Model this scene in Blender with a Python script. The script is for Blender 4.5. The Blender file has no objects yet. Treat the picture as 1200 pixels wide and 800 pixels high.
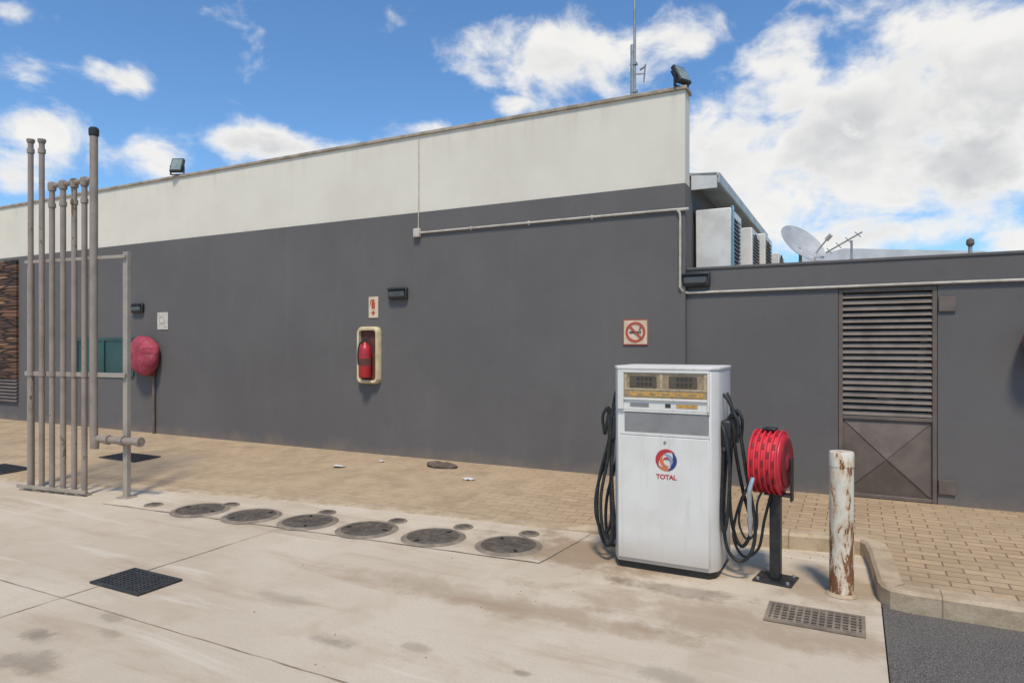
import bpy, bmesh, math, random
from mathutils import Vector, Matrix, noise
random.seed(4)
C = bpy.context.scene.collection
R = math.radians
# ------------------------------------------------------------------ camera maths (surveying helpers)
F = 781.0; TH = R(27.2); H = 1.65; HOR = 405.0
cT, sT = math.cos(TH), math.sin(TH)
def ray(u, v):
    x = (u-600)/F
    return Vector((-sT+x*cT, cT+x*sT, (HOR-v)/F))
def G(u, v, z=0.0):
    d = ray(u, v); t = (z-H)/d.z
    return Vector((d.x*t, d.y*t, z))
def W(u, v, Y):
    d = ray(u, v); t = Y/d.y
    return Vector((d.x*t, Y, H+d.z*t))
def at_depth_z(u, v, g):      # height seen at v above ground point g (same depth)
    dep = -sT*g.x+cT*g.y
    return H+(HOR-v)/F*dep
# ------------------------------------------------------------------ mesh builder
class MB:
    def __init__(s): s.bm = bmesh.new()
    def box(s, c, d, rot=None):
        M = Matrix.Translation(c) @ (rot.to_4x4() if rot else Matrix.Identity(4)) @ Matrix.Diagonal((d[0], d[1], d[2], 1))
        bmesh.ops.create_cube(s.bm, size=1, matrix=M); return s
    def b2(s, x0, x1, y0, y1, z0, z1):
        return s.box(((x0+x1)/2, (y0+y1)/2, (z0+z1)/2), (abs(x1-x0), abs(y1-y0), abs(z1-z0)))
    def cyl(s, p0, p1, r, r2=None, seg=20):
        p0, p1 = Vector(p0), Vector(p1); d = p1-p0
        q = d.to_track_quat('Z', 'Y').to_matrix().to_4x4()
        M = Matrix.Translation((p0+p1)/2) @ q
        bmesh.ops.create_cone(s.bm, cap_ends=True, segments=seg, radius1=r, radius2=r if r2 is None else r2, depth=d.length, matrix=M); return s
    def tube(s, pts, r, seg=8, sub=6):
        P = [Vector(p) for p in pts]
        if sub > 1 and len(P) > 2:
            Q = []
            for i in range(len(P)-1):
                a = P[max(i-1, 0)]; b = P[i]; c = P[i+1]; d = P[min(i+2, len(P)-1)]
                for k in range(sub):
                    t = k/sub
                    Q.append(0.5*((2*b)+(c-a)*t+(2*a-5*b+4*c-d)*t*t+(3*b-a-3*c+d)*t**3))
            Q.append(P[-1]); P = Q
        rings = []; up = None
        for i, p in enumerate(P):
            t = (P[min(i+1, len(P)-1)]-P[max(i-1, 0)]).normalized()
            if up is None: up = t.orthogonal().normalized()
            up = (up-t*up.dot(t)).normalized(); sd = t.cross(up)
            rings.append([s.bm.verts.new(p+(up*math.cos(2*math.pi*k/seg)+sd*math.sin(2*math.pi*k/seg))*r) for k in range(seg)])
        for a, b in zip(rings, rings[1:]):
            for k in range(seg):
                s.bm.faces.new((a[k], a[(k+1) % seg], b[(k+1) % seg], b[k]))
        s.bm.faces.new(rings[0][::-1]); s.bm.faces.new(rings[-1]); return s
    def prism(s, poly, a, b, M=None):
        M = M or Matrix.Identity(4)
        lo = [s.bm.verts.new(M @ Vector((p[0], p[1], a))) for p in poly]
        hi = [s.bm.verts.new(M @ Vector((p[0], p[1], b))) for p in poly]
        n = len(poly)
        for i in range(n): s.bm.faces.new((lo[i], lo[(i+1) % n], hi[(i+1) % n], hi[i]))
        s.bm.faces.new(lo[::-1]); s.bm.faces.new(hi); return s
    def plate(s, poly, y0, y1):         # outline in x,z ; thickness along y
        M = Matrix(((1, 0, 0, 0), (0, 0, 1, 0), (0, 1, 0, 0), (0, 0, 0, 1)))
        return s.prism(poly, y0, y1, M)
    def ring(s, ro, ri, y0, y1, cx=0, cz=0, seg=40):
        v = []
        for k in range(seg):
            a = 2*math.pi*k/seg; c, n = math.cos(a), math.sin(a)
            v.append([s.bm.verts.new((cx+r*c, y, cz+r*n)) for r, y in ((ro, y0), (ro, y1), (ri, y1), (ri, y0))])
        for k in range(seg):
            a, b = v[k], v[(k+1) % seg]
            for j in range(4): s.bm.faces.new((a[j], a[(j+1) % 4], b[(j+1) % 4], b[j]))
        return s
    def lathe(s, prof, seg=32, M=None):
        M = M or Matrix.Identity(4); rs = []
        for r, z in prof:
            if r < 1e-5: rs.append([s.bm.verts.new(M @ Vector((0, 0, z)))])
            else: rs.append([s.bm.verts.new(M @ Vector((r*math.cos(2*math.pi*k/seg), r*math.sin(2*math.pi*k/seg), z))) for k in range(seg)])
        for a, b in zip(rs, rs[1:]):
            for k in range(seg):
                k2 = (k+1) % seg
                if len(a) == 1 and len(b) == 1: continue
                if len(a) == 1: s.bm.faces.new((a[0], b[k2], b[k]))
                elif len(b) == 1: s.bm.faces.new((a[k], a[k2], b[0]))
                else: s.bm.faces.new((a[k], a[k2], b[k2], b[k]))
        return s
    def face(s, pts):
        s.bm.faces.new([s.bm.verts.new(p) for p in pts]); return s
    def jitter(s, amp, sc, seed=0):
        for v in s.bm.verts:
            v.co += noise.noise_vector(v.co*sc+Vector((seed, seed*2, 0)))*amp
        return s
    def build(s, name, mat, parent=None, bevel=0, smooth=True, loc=None, nseg=2, recalc=True, sharp=35):
        if recalc: bmesh.ops.recalc_face_normals(s.bm, faces=s.bm.faces)
        me = bpy.data.meshes.new(name); s.bm.to_mesh(me); s.bm.free()
        if smooth:
            me.shade_smooth(); me.set_sharp_from_angle(angle=R(sharp))
        me.materials.append(mat)
        o = bpy.data.objects.new(name, me); C.objects.link(o)
        if parent: o.parent = parent
        if loc is not None: o.location = loc
        if bevel:
            m = o.modifiers.new('bevel', 'BEVEL'); m.width = bevel; m.segments = nseg; m.limit_method = 'ANGLE'; m.angle_limit = R(40)
        return o
def tag(o, label, cat, group=None):
    o['label'] = label; o['category'] = cat
    if group: o['group'] = group
    return o
def thing(name, label, cat, loc=(0, 0, 0), rz=0, group=None):
    o = bpy.data.objects.new(name, None); C.objects.link(o)
    o.location = loc; o.rotation_euler = (0, 0, rz); o.empty_display_size = .1
    return tag(o, label, cat, group)
def struct(o): o['kind'] = 'structure'; return o
def copy_tree(o, parent=None):
    c = o.copy(); C.objects.link(c)
    if parent: c.parent = parent
    for ch in list(o.children): copy_tree(ch, c)
    return c
def text_mesh(name, body, size, mat, parent, loc, rot=(R(90), 0, 0), bold=0.0, sx=1, sp=1.0):
    cu = bpy.data.curves.new(name, 'FONT'); cu.body = body; cu.size = size; cu.align_x = 'CENTER'; cu.align_y = 'CENTER'
    cu.extrude = 0.0008; cu.offset = bold; cu.space_character = sp
    t = bpy.data.objects.new(name, cu); C.objects.link(t)
    bpy.context.view_layer.update()
    me = bpy.data.meshes.new_from_object(t); bpy.data.objects.remove(t)
    me.materials.clear(); me.materials.append(mat)
    o = bpy.data.objects.new(name, me); C.objects.link(o); o.parent = parent; o.location = loc; o.rotation_euler = rot; o.scale = (sx, 1, 1)
    return o
# ------------------------------------------------------------------ materials
class NT:
    def __init__(s, name):
        s.m = bpy.data.materials.new(name); s.m.use_nodes = True; s.t = s.m.node_tree
        s.b = s.t.nodes['Principled BSDF']; s.tc = s.t.nodes.new('ShaderNodeTexCoord')
        s.obj = s.tc.outputs['Object']
    def n(s, k): return s.t.nodes.new(k)
    def l(s, a, b): s.t.links.new(a, b)
    def world(s):
        g = s.n('ShaderNodeNewGeometry'); return g.outputs['Position']
    def map(s, v, sc=(1, 1, 1), loc=(0, 0, 0), rot=(0, 0, 0)):
        m = s.n('ShaderNodeMapping'); s.l(v, m.inputs[0]); m.inputs['Scale'].default_value = sc
        m.inputs['Location'].default_value = loc; m.inputs['Rotation'].default_value = rot; return m.outputs[0]
    def noise(s, v, scale, det=6, rough=.55, dist=0):
        n = s.n('ShaderNodeTexNoise'); s.l(v, n.inputs['Vector']); n.inputs['Scale'].default_value = scale
        n.inputs['Detail'].default_value = det; n.inputs['Roughness'].default_value = rough; n.inputs['Distortion'].default_value = dist
        return n.outputs['Fac']
    def ramp(s, f, a, b, va=0, vb=1):
        m = s.n('ShaderNodeMapRange'); m.interpolation_type = 'SMOOTHSTEP'; s.l(f, m.inputs[0])
        for i, x in enumerate((a, b, va, vb)): m.inputs[i+1].default_value = x
        return m.outputs[0]
    def mix(s, f, a, b, mode='MIX'):
        m = s.n('ShaderNodeMix'); m.data_type = 'RGBA'; m.blend_type = mode
        if isinstance(f, (int, float)): m.inputs[0].default_value = f
        else: s.l(f, m.inputs[0])
        for x, i in ((a, 6), (b, 7)):
            if isinstance(x, tuple): m.inputs[i].default_value = (*x[:3], 1)
            else: s.l(x, m.inputs[i])
        return m.outputs[2]
    def math(s, op, a, b=0.0, c=None, clamp=False):
        m = s.n('ShaderNodeMath'); m.operation = op; m.use_clamp = clamp
        for i, x in enumerate((a, b) if c is None else (a, b, c)):
            if isinstance(x, (int, float)): m.inputs[i].default_value = x
            else: s.l(x, m.inputs[i])
        return m.outputs[0]
    def sep(s, v):
        m = s.n('ShaderNodeSeparateXYZ'); s.l(v, m.inputs[0]); return m.outputs
    def bump(s, h, st=.3, d=.01, prev=None):
        b = s.n('ShaderNodeBump'); b.inputs['Strength'].default_value = st; b.inputs['Distance'].default_value = d
        s.l(h, b.inputs['Height'])
        if prev: s.l(prev, b.inputs['Normal'])
        return b.outputs[0]
    def blob(s, pos, p, rx, ry, w=None):
        v = s.map(pos, (1/rx, 1/ry, 0), (-p[0]/rx, -p[1]/ry, 0))
        l = s.n('ShaderNodeVectorMath'); l.operation = 'LENGTH'; s.l(v, l.inputs[0])
        f = l.outputs['Value']
        if w is not None: f = s.math('ADD', f, w)
        return s.ramp(f, 1.15, .35)
    def done(s, col, rough=.7, normal=None, metal=0, spec=None):
        if isinstance(col, tuple): s.b.inputs['Base Color'].default_value = (*col[:3], 1)
        else: s.l(col, s.b.inputs['Base Color'])
        if isinstance(rough, (int, float)): s.b.inputs['Roughness'].default_value = rough
        else: s.l(rough, s.b.inputs['Roughness'])
        s.b.inputs['Metallic'].default_value = metal
        if spec is not None: s.b.inputs['Specular IOR Level'].default_value = spec
        if normal: s.l(normal, s.b.inputs['Normal'])
        return s.m
def simple(name, c1, c2=None, rough=.6, sc=8, metal=0, bump=.15, lo=.4, hi=.65, bsc=None):
    s = NT(name); c2 = c2 or tuple(x*.75 for x in c1); p = s.world()
    f = s.ramp(s.noise(p, sc, 6, .6), lo, hi)
    h = s.noise(p, bsc or sc*6, 4)
    return s.done(s.mix(f, c1, c2), rough, s.bump(h, bump, .004), metal)

def concrete(name, gain, seed=0):
    s = NT(name); p = s.world()
    n1 = s.noise(s.map(p, loc=(seed, seed, 0)), .5, 5, .6, .4); n2 = s.noise(p, 2.3, 8, .65, .3); n3 = s.noise(p, 60, 4, .7)
    c = s.mix(s.ramp(n1, .35, .65), (.61, .515, .385), (.525, .43, .31))
    c = s.mix(s.ramp(n2, .48, .72, 0, .5), c, (.45, .345, .23))
    c = s.mix(s.ramp(n3, .35, .7, 0, .35), c, (.45, .36, .255))
    # dust streaks along the traffic direction
    st = s.noise(s.map(p, (.5, 3.5, 1), rot=(0, 0, R(-6))), 1.2, 7, .65, .5)
    c = s.mix(s.ramp(st, .5, .72, 0, .55), c, (.39, .285, .185))
    st2 = s.noise(s.map(p, (.6, 5, 1), (3, 1, 0)), .9, 6, .6, .6)
    c = s.mix(s.ramp(st2, .55, .72, 0, .55), c, (.69, .61, .485))
    w = s.math('MULTIPLY', s.math('SUBTRACT', s.noise(p, 3.2, 8, .7), .5), 3.0)
    brown = [(G(700, 650), 1.0, .5, .75), (G(880, 730), 1.5, .3, .5), (G(980, 690), .6, .4, .55), (G(560, 700), 1.5, .2, .35), (G(650, 720), 1.2, .14, .3)]
    for q, rx, ry, a in brown:
        f = s.math('MULTIPLY', s.blob(p, q, rx, ry, w), a); c = s.mix(f, c, (.30, .20, .115))
    for (u, v), rx, ry, a in (((40, 745), .16, .10, .6), ((30, 775), .22, .12, .5), ((390, 752), .16, .07, .42), ((490, 758), .11, .05, .35),
                              ((610, 788), .05, .03, .5), ((780, 792), .2, .09, .35), ((130, 722), .12, .06, .35), ((330, 700), .3, .08, .25), ((790, 690), .45, .12, .45), ((130, 742), .1, .05, .3)):
        f = s.math('MULTIPLY', s.blob(p, G(u, v), rx, ry, w), a); c = s.mix(f, c, (.17, .13, .095))
    # grime gathered round the tank covers
    for (u, v) in ((235, 598), (295, 605), (361, 612), (430, 621), (508, 630), (596, 640)):
        f = s.math('MULTIPLY', s.blob(p, G(u, v), .36, .36, s.math('MULTIPLY', w, .4)), .5); c = s.mix(f, c, (.27, .20, .135))
    spk = s.ramp(s.noise(p, 22, 3, .6), .73, .79, 0, .35); c = s.mix(spk, c, (.20, .15, .11))
    c = s.mix(1.0, c, (gain, gain, gain), 'MULTIPLY')
    h = s.math('ADD', s.math('MULTIPLY', n2, .6), s.math('MULTIPLY', n3, .25))
    return s.done(c, s.ramp(n2, .3, .7, .8, .97), s.bump(h, .35, .012), spec=.3)
def pavers():
    s = NT('tan_pavers'); p = s.world()
    b = s.n('ShaderNodeTexBrick'); s.l(s.map(p, (1, 1, 0)), b.inputs['Vector'])
    b.inputs['Scale'].default_value = 1; b.inputs['Brick Width'].default_value = .22; b.inputs['Row Height'].default_value = .11
    b.inputs['Mortar Size'].default_value = .007; b.inputs['Mortar Smooth'].default_value = .4; b.inputs['Bias'].default_value = 0
    b.inputs['Color1'].default_value = (.50, .355, .21, 1); b.inputs['Color2'].default_value = (.39, .27, .155, 1); b.inputs['Mortar'].default_value = (.20, .14, .09, 1)
    c = b.outputs['Color']
    n1 = s.noise(p, .8, 6, .6); n2 = s.noise(p, 14, 6, .7)
    c = s.mix(s.ramp(n1, .4, .68, 0, .65), c, (.47, .345, .22))
    c = s.mix(s.ramp(n2, .45, .75, 0, .45), c, (.30, .205, .13))
    x = s.sep(p)
    far = s.ramp(x[0], -1.0, -4.5, 0, .72); dust = s.mix(s.ramp(s.noise(p, 3, 7, .7), .35, .7), (.50, .375, .24), (.38, .275, .17)); c = s.mix(far, c, dust)
    dk = s.math('MULTIPLY', s.ramp(s.noise(p, 1.6, 7, .65, .5), .5, .66), .5); c = s.mix(dk, c, (.29, .205, .13))
    h = s.math('ADD', s.math('MULTIPLY', b.outputs['Fac'], s.ramp(x[0], -1, -4.5, -1, -.3)), s.math('MULTIPLY', n2, .3))
    return s.done(c, .95, s.bump(h, .55, .008), spec=.25)
def kerbm():
    s = NT('kerb_concrete'); p = s.world(); x = s.sep(p)
    n = s.noise(p, 5, 7, .65); n2 = s.noise(p, 50, 4, .6)
    c = s.mix(s.ramp(n, .38, .66), (.51, .39, .255), (.37, .265, .16))
    fr = s.math('FRACT', s.math('MULTIPLY', x[0], 1.05)); ln = s.ramp(s.math('ABSOLUTE', s.math('SUBTRACT', fr, .5)), .008, .0, 0, .7)
    c = s.mix(s.math('MULTIPLY', ln, s.ramp(x[0], -2.2, -1.6, .2, 1)), c, (.12, .085, .055)); c = s.mix(s.ramp(n2, .5, .75, 0, .4), c, (.26, .19, .12))
    return s.done(c, .9, s.bump(n2, .5, .006))
def asphalt():
    s = NT('asphalt'); p = s.world()
    n = s.noise(p, 130, 3, .7); n2 = s.noise(p, 1.1, 6, .6)
    c = s.mix(s.ramp(n, .42, .66), (.09, .08, .07), (.25, .225, .195))
    c = s.mix(s.ramp(n2, .4, .7, 0, .5), c, (.20, .172, .143))
    return s.done(c, .95, s.bump(n, .8, .01), spec=.2)
def wall_grey():
    s = NT('charcoal_wall_paint'); p = s.world(); z = s.sep(p)[2]
    n1 = s.noise(p, .7, 6, .6); st = s.noise(s.map(p, (3.5, 3.5, .35)), 1.6, 6, .6); n3 = s.noise(p, 45, 4, .6)
    c = s.mix(s.ramp(n1, .35, .68), (.128, .117, .109), (.144, .132, .122))
    c = s.mix(s.ramp(st, .5, .78, 0, .18), c, (.185, .17, .155))
    c = s.mix(s.ramp(s.noise(p, 3.2, 7, .65), .56, .74, 0, .22), c, (.103, .095, .089))
    w = s.math('ADD', z, s.math('MULTIPLY', s.noise(p, 2.5, 6, .7), .55))
    c = s.mix(s.ramp(w, .58, .30, 0, .55), c, (.25, .195, .14))
    return s.done(c, .85, s.bump(s.math('ADD', n3, s.math('MULTIPLY', n1, 3)), .22, .006), spec=.3)
def wall_white():
    s = NT('off_white_wall_paint'); p = s.world(); z = s.sep(p)[2]
    st = s.noise(s.map(p, (3.5, 3.5, .25)), 1.8, 7, .65); n1 = s.noise(p, 1.1, 6, .6)
    c = s.mix(s.ramp(n1, .35, .7), (.755, .69, .56), (.70, .635, .51))
    top = s.ramp(z, 4.1, 4.55)
    c = s.mix(s.math('MULTIPLY', s.ramp(st, .48, .75), s.math('ADD', s.math('MULTIPLY', top, .3), .06)), c, (.45, .38, .28))
    low = s.math('ADD', z, s.math('MULTIPLY', st, .25)); c = s.mix(s.ramp(low, 3.68, 3.52, 0, .3), c, (.48, .42, .34))
    return s.done(c, .85, s.bump(s.noise(p, 40, 4), .2, .005), spec=.3)
def rusty(name, paint, rust=(.23, .09, .04), amt=.55, sc=9, zlow=None, zamt=.2, zs=.45):
    s = NT(name); p = s.world(); z = s.sep(p)[2]
    n = s.noise(s.map(p, (1, 1, zs)), sc, 8, .7, .3)
    if zlow is not None: n = s.math('ADD', n, s.ramp(z, zlow, 0, 0, zamt))
    f = s.ramp(n, amt, amt+.05); c0 = s.mix(s.ramp(s.noise(p, 5, 5), .4, .7), paint, tuple(x*.8 for x in paint))
    r = s.mix(s.noise(p, 30, 5, .7), rust, tuple(x*.35 for x in rust))
    halo = s.ramp(n, amt-.09, amt, 0, .5); c0 = s.mix(halo, c0, (min(.6, rust[0]*1.8), rust[1]*2.6, rust[2]*3))
    return s.done(s.mix(f, c0, r), s.ramp(n, amt-.1, amt+.1, .45, .9), s.bump(f, -.4, .003))
def pump_white():
    s = NT('pump_white_enamel'); p = s.world(); z = s.sep(p)[2]
    st = s.noise(s.map(p, (14, 14, .9)), 1.5, 6, .65); n = s.noise(p, 3, 6, .6)
    c = s.mix(s.ramp(n, .4, .7), (.74, .70, .63), (.67, .63, .56))
    c = s.mix(s.ramp(st, .52, .78, 0, .4), c, (.46, .39, .31))
    w = s.math('ADD', z, s.math('MULTIPLY', n, .35)); c = s.mix(s.ramp(w, .52, .2, 0, .6), c, (.42, .33, .24))
    return s.done(c, .45, s.bump(s.noise(p, 4, 2), .04, .004))
def cladding():
    s = NT('stacked_reddish_brown_cladding'); p = s.world()
    nz = s.n('ShaderNodeTexNoise'); s.l(p, nz.inputs['Vector']); nz.inputs['Scale'].default_value = 3; nz.inputs['Detail'].default_value = 4
    va = s.n('ShaderNodeVectorMath'); va.operation = 'MULTIPLY_ADD'; s.l(nz.outputs['Color'], va.inputs[0]); va.inputs[1].default_value = (.25, .0, .03); s.l(p, va.inputs[2])
    q = s.map(va.outputs[0], (1.1, 0, 15))
    vo = s.n('ShaderNodeTexVoronoi'); s.l(q, vo.inputs['Vector']); vo.inputs['Scale'].default_value = 1; vo.inputs['Randomness'].default_value = .75
    ed = s.n('ShaderNodeTexVoronoi'); ed.feature = 'DISTANCE_TO_EDGE'; s.l(q, ed.inputs['Vector']); ed.inputs['Scale'].default_value = 1; ed.inputs['Randomness'].default_value = .75
    f = s.sep(vo.outputs['Color'])[0]
    c = s.mix(f, (.22, .10, .05), (.06, .033, .022)); c = s.mix(s.ramp(s.sep(vo.outputs['Color'])[1], .8, .95), c, (.34, .18, .085))
    e = s.ramp(ed.outputs['Distance'], .0, .16); c = s.mix(e, (.015, .011, .009), c)
    return s.done(c, .85, s.bump(e, .9, .03))
def canvas():
    s = NT('faded_red_canvas'); p = s.world(); n = s.noise(p, 4, 6, .6); n2 = s.noise(p, 11, 6, .65, 1.5)
    c = s.mix(s.ramp(n, .38, .68), (.43, .055, .085), (.26, .03, .05)); c = s.mix(s.ramp(n2, .56, .66, 0, .45), c, (.58, .28, .28))
    return s.done(c, .75, s.bump(n2, .5, .012))

M = {}
M['conc'] = concrete('forecourt_concrete', 1.0); M['apron'] = concrete('apron_concrete', 1.05, 7); M['pave'] = pavers(); M['asph'] = asphalt(); M['wg'] = wall_grey(); M['ww'] = wall_white(); M['pw'] = pump_white(); M['clad'] = cladding()
M['earth'] = simple('dry_earth', (.30, .24, .17), (.22, .17, .12), .95, 1.5)
M['kerb'] = kerbm()
M['joint'] = simple('slab_joint_dirt', (.28, .215, .15), (.47, .375, .27), .95, 6)
M['cap'] = simple('coping_concrete', (.42, .35, .26), (.26, .21, .15), .9, 6, bump=.4)
M['black'] = simple('black_plastic', (.018, .018, .018), (.035, .033, .030), .45, 12, bump=.05)
M['rubber'] = simple('black_rubber', (.012, .012, .012), (.03, .028, .025), .5, 14, bump=.1)
M['iron'] = simple('cast_iron', (.09, .072, .055), (.15, .118, .085), .75, 10, bump=.4)
M['lump'] = simple('dark_brown_rubble', (.10, .075, .055), (.16, .12, .085), .9, 14, bump=.6)
M['irong'] = simple('grey_grate_iron', (.19, .15, .11), (.29, .23, .165), .85, 8, bump=.4)
M['irond'] = simple('black_grate_iron', (.03, .03, .03), (.055, .052, .048), .7, 20, bump=.3)
M['pit'] = simple('drain_pit', (.006, .006, .006), (.01, .009, .008), .9)
M['pipe'] = rusty('weathered_pipe_paint', (.30, .235, .185), (.19, .11, .07), .60, 7)
M['frame'] = rusty('rack_frame_paint', (.37, .31, .245), (.20, .13, .09), .64, 6)
M['bollard'] = rusty('rusty_white_bollard_paint', (.76, .69, .55), (.32, .13, .05), .565, 15, .75, .09, .35)
M['gate'] = simple('brown_gate_paint', (.13, .099, .078), (.17, .13, .102), .65, 5)
M['gate2'] = simple('taupe_louvre_paint', (.19, .148, .118), (.135, .103, .082), .7, 5)
M['cond'] = simple('conduit_plastic', (.58, .52, .43), (.44, .39, .31), .6, 8)
M['cream'] = simple('cream_fibreglass', (.70, .58, .34), (.58, .46, .25), .5, 9)
M['cloth'] = simple('dusty_cloth', (.40, .33, .23), (.28, .23, .16), .9, 9)
M['red'] = simple('red_enamel', (.46, .02, .025), (.33, .02, .02), .4, 6)
M['reel'] = simple('bright_red_plastic', (.68, .035, .05), (.55, .025, .04), .45, 6)
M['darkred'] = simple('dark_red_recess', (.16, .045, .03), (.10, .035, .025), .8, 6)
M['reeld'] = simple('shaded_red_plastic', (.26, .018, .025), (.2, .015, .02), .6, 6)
M['pinkred'] = canvas()
M['signred'] = simple('sign_red', (.50, .07, .03), (.42, .08, .04), .6)
M['signbg'] = simple('faded_sign_white', (.72, .57, .41), (.62, .47, .32), .6, 12)
M['signw'] = simple('pale_sign_board', (.64, .58, .48), (.54, .48, .39), .6, 12)
M['signp'] = simple('faded_sign_print', (.44, .38, .32), (.50, .44, .37), .7)
M['signk'] = simple('sign_black_print', (.05, .045, .04), (.08, .07, .06), .7)
M['alu'] = simple('aluminium', (.50, .51, .52), (.40, .40, .41), .4, 7, metal=.6)
M['galv'] = simple('galvanised_steel', (.38, .38, .37), (.28, .28, .27), .5, 9, metal=.5)
M['acw'] = simple('air_conditioner_white', (.74, .71, .64), (.62, .58, .52), .5, 4)
M['acg'] = simple('air_conditioner_grille', (.24, .215, .19), (.16, .14, .12), .6, 9)
M['blue'] = simple('pale_blue_pipe_wrap', (.16, .33, .42), (.12, .26, .34), .6)
M['teal'] = simple('teal_window_glass', (.02, .075, .07), (.012, .05, .05), .3, 1.5, bump=.02)
M['brass'] = simple('pale_gold_display_plate', (.36, .265, .15), (.25, .18, .10), .5, 22)
M['trim'] = simple('gold_beige_trim', (.50, .40, .25), (.38, .29, .18), .5, 28)
M['lcd'] = simple('brown_display_glass', (.105, .082, .055), (.08, .062, .042), .25, 6, bump=0)
M['lcd2'] = simple('display_segments', (.045, .04, .032), (.035, .03, .026), .3)
M['greyp'] = simple('grey_pump_panel', (.255, .242, .225), (.21, .2, .185), .45, 5)
M['lred'] = simple('logo_red', (.48, .03, .04), (.43, .03, .04), .4)
M['lblue'] = simple('logo_blue', (.02, .05, .19), (.02, .045, .16), .4)
M['lgrey'] = simple('logo_light_blue', (.28, .33, .40), (.24, .29, .36), .4)
M['lor'] = simple('logo_orange', (.60, .18, .06), (.54, .16, .05), .4)
M['yel'] = simple('yellow_orange_strip', (.58, .33, .08), (.44, .24, .07), .5, 40)
M['glassl'] = simple('lamp_glass', (.26, .31, .28), (.18, .22, .20), .15, 6, bump=0)
M['lens'] = simple('dusty_lamp_lens', (.09, .09, .085), (.06, .06, .057), .3, 6, bump=0)
M['roofw'] = simple('pale_sheet_roof', (.64, .63, .60), (.54, .53, .50), .5, 3)
M['eave'] = simple('grey_green_eave', (.42, .45, .42), (.32, .35, .33), .5, 3)
M['litter'] = simple('white_litter_paper', (.72, .69, .63), (.6, .57, .52), .8)
M['dish'] = simple('dish_grey_paint', (.46, .46, .45), (.36, .36, .35), .5, 4)
M['stone'] = simple('grit_stone', (.36, .28, .19), (.20, .155, .11), .95, 25)

# ------------------------------------------------------------------ ground
D = 7.56; DR = 7.62; PZ = .12
struct(MB().b2(-400, 400, -400, 400, -.5, -.03).build('ground', M['earth'], smooth=False))
struct(MB().b2(-60, .15, -30, 8.5, -.02, 0).build('concrete_forecourt', M['conc'], smooth=False))
struct(MB().b2(.158, 40, -30, 8.5, -.02, -.006).build('asphalt_road', M['asph'], smooth=False))
K = [G(-200, 556), G(-60, 560), G(150, 572), G(400, 593), G(520, 606), G(640, 619), G(700, 626), G(780, 632), G(925, 643), G(1008, 650)]
kp = [G(120, 590), G(632, 660), G(690, 627.5)]
K = [(-22.0, K[0].y-(22+K[0].x)*.25)] + [(k.x, k.y) for k in K] + [(.075, 5.86), (.10, 5.6), (.12, 5.25), (.135, 4.98), (.155, 4.88), (.20, 4.825), (.30, 4.80), (.9, 4.79), (4, 4.79), (14, 4.79)]
K = [Vector(k) for k in K]
def kh(x):       # kerb stands proud only from behind the pump to the right; left of it the paving runs out flush
    t = min(1, max(0, (x+2.5)/1.3)); t = t*t*(3-2*t); return .014+(.126-.014)*t
def offs(P, d):
    out = []
    for i, p in enumerate(P):
        t = (P[min(i+1, len(P)-1)]-P[max(i-1, 0)]).normalized()
        q = p+Vector((-t.y, t.x))*d
        if out and q.x <= out[-1].x: q.x = out[-1].x+.002
        out.append(q)
    return out
KK = [K[0]]
for a_, b_ in zip(K, K[1:]):
    n_ = max(1, int((b_-a_).length/.3)) if a_.x > -9 and b_.x < 1 else 1
    for k in range(1, n_+1): KK.append(a_.lerp(b_, k/n_))
K = KK
KI = offs(K, .14); KB = offs(K, .022)
m = MB(); vs = []
for a, b, c in zip(K, KB, KI):
    h = kh(a.x)
    vs.append([m.bm.verts.new(q) for q in ((a.x, a.y, -.02), (a.x, a.y, max(.004, h-.02)), (b.x, b.y, h), (c.x, c.y, h), (c.x, c.y, -.02))])
for a, b in zip(vs, vs[1:]):
    for j in range(4): m.bm.faces.new((a[j], a[j+1], b[j+1], b[j]))
struct(m.build('kerb', M['kerb']))
m = MB(); rows = []
for k in KI:
    col = []
    for j in range(9):
        t = j/8; y = k.y+(DR+.6-k.y)*t; h0 = kh(k.x)-.008
        f = min(1, (y-k.y)/(DR-k.y)); col.append(m.bm.verts.new((k.x, y, h0+(PZ-.006-h0)*f)))
    rows.append(col)
for a, b in zip(rows, rows[1:]):
    for j in range(8): m.bm.faces.new((a[j], b[j], b[j+1], a[j+1]))
struct(m.build('paved_walkway', M['pave'], smooth=True, recalc=False))
def kerb_y(x, P=None):
    P = P or K
    for a, b in zip(P, P[1:]):
        if a.x <= x <= b.x: return a.y+(b.y-a.y)*(x-a.x)/(b.x-a.x)
def pave_z(x, y):
    ky = kerb_y(x, KI); h0 = kh(x)-.008; return h0+(PZ-.006-h0)*min(1, max(0, (y-ky)/(DR-ky)))
def GP(u, v):
    z = .08
    for _ in range(6): g_ = G(u, v, z); z = pave_z(g_.x, g_.y)
    return Vector((g_.x, g_.y, z))
m = MB(); AP = [kp[0]+(kp[1]-kp[0])*(k/10) for k in range(11)]
fr_ = [m.bm.verts.new((q.x, q.y, .004)) for q in AP]
bk_ = [m.bm.verts.new((q.x, kerb_y(q.x)+.05, .004)) for q in AP]
for i in range(10): m.bm.faces.new((fr_[i], fr_[i+1], bk_[i+1], bk_[i]))
e0 = m.bm.verts.new((kp[2].x, kerb_y(kp[2].x)+.05, .004)); m.bm.faces.new((fr_[10], e0, bk_[10]))
struct(m.build('concrete_apron', M['apron'], smooth=False, recalc=False))
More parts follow.
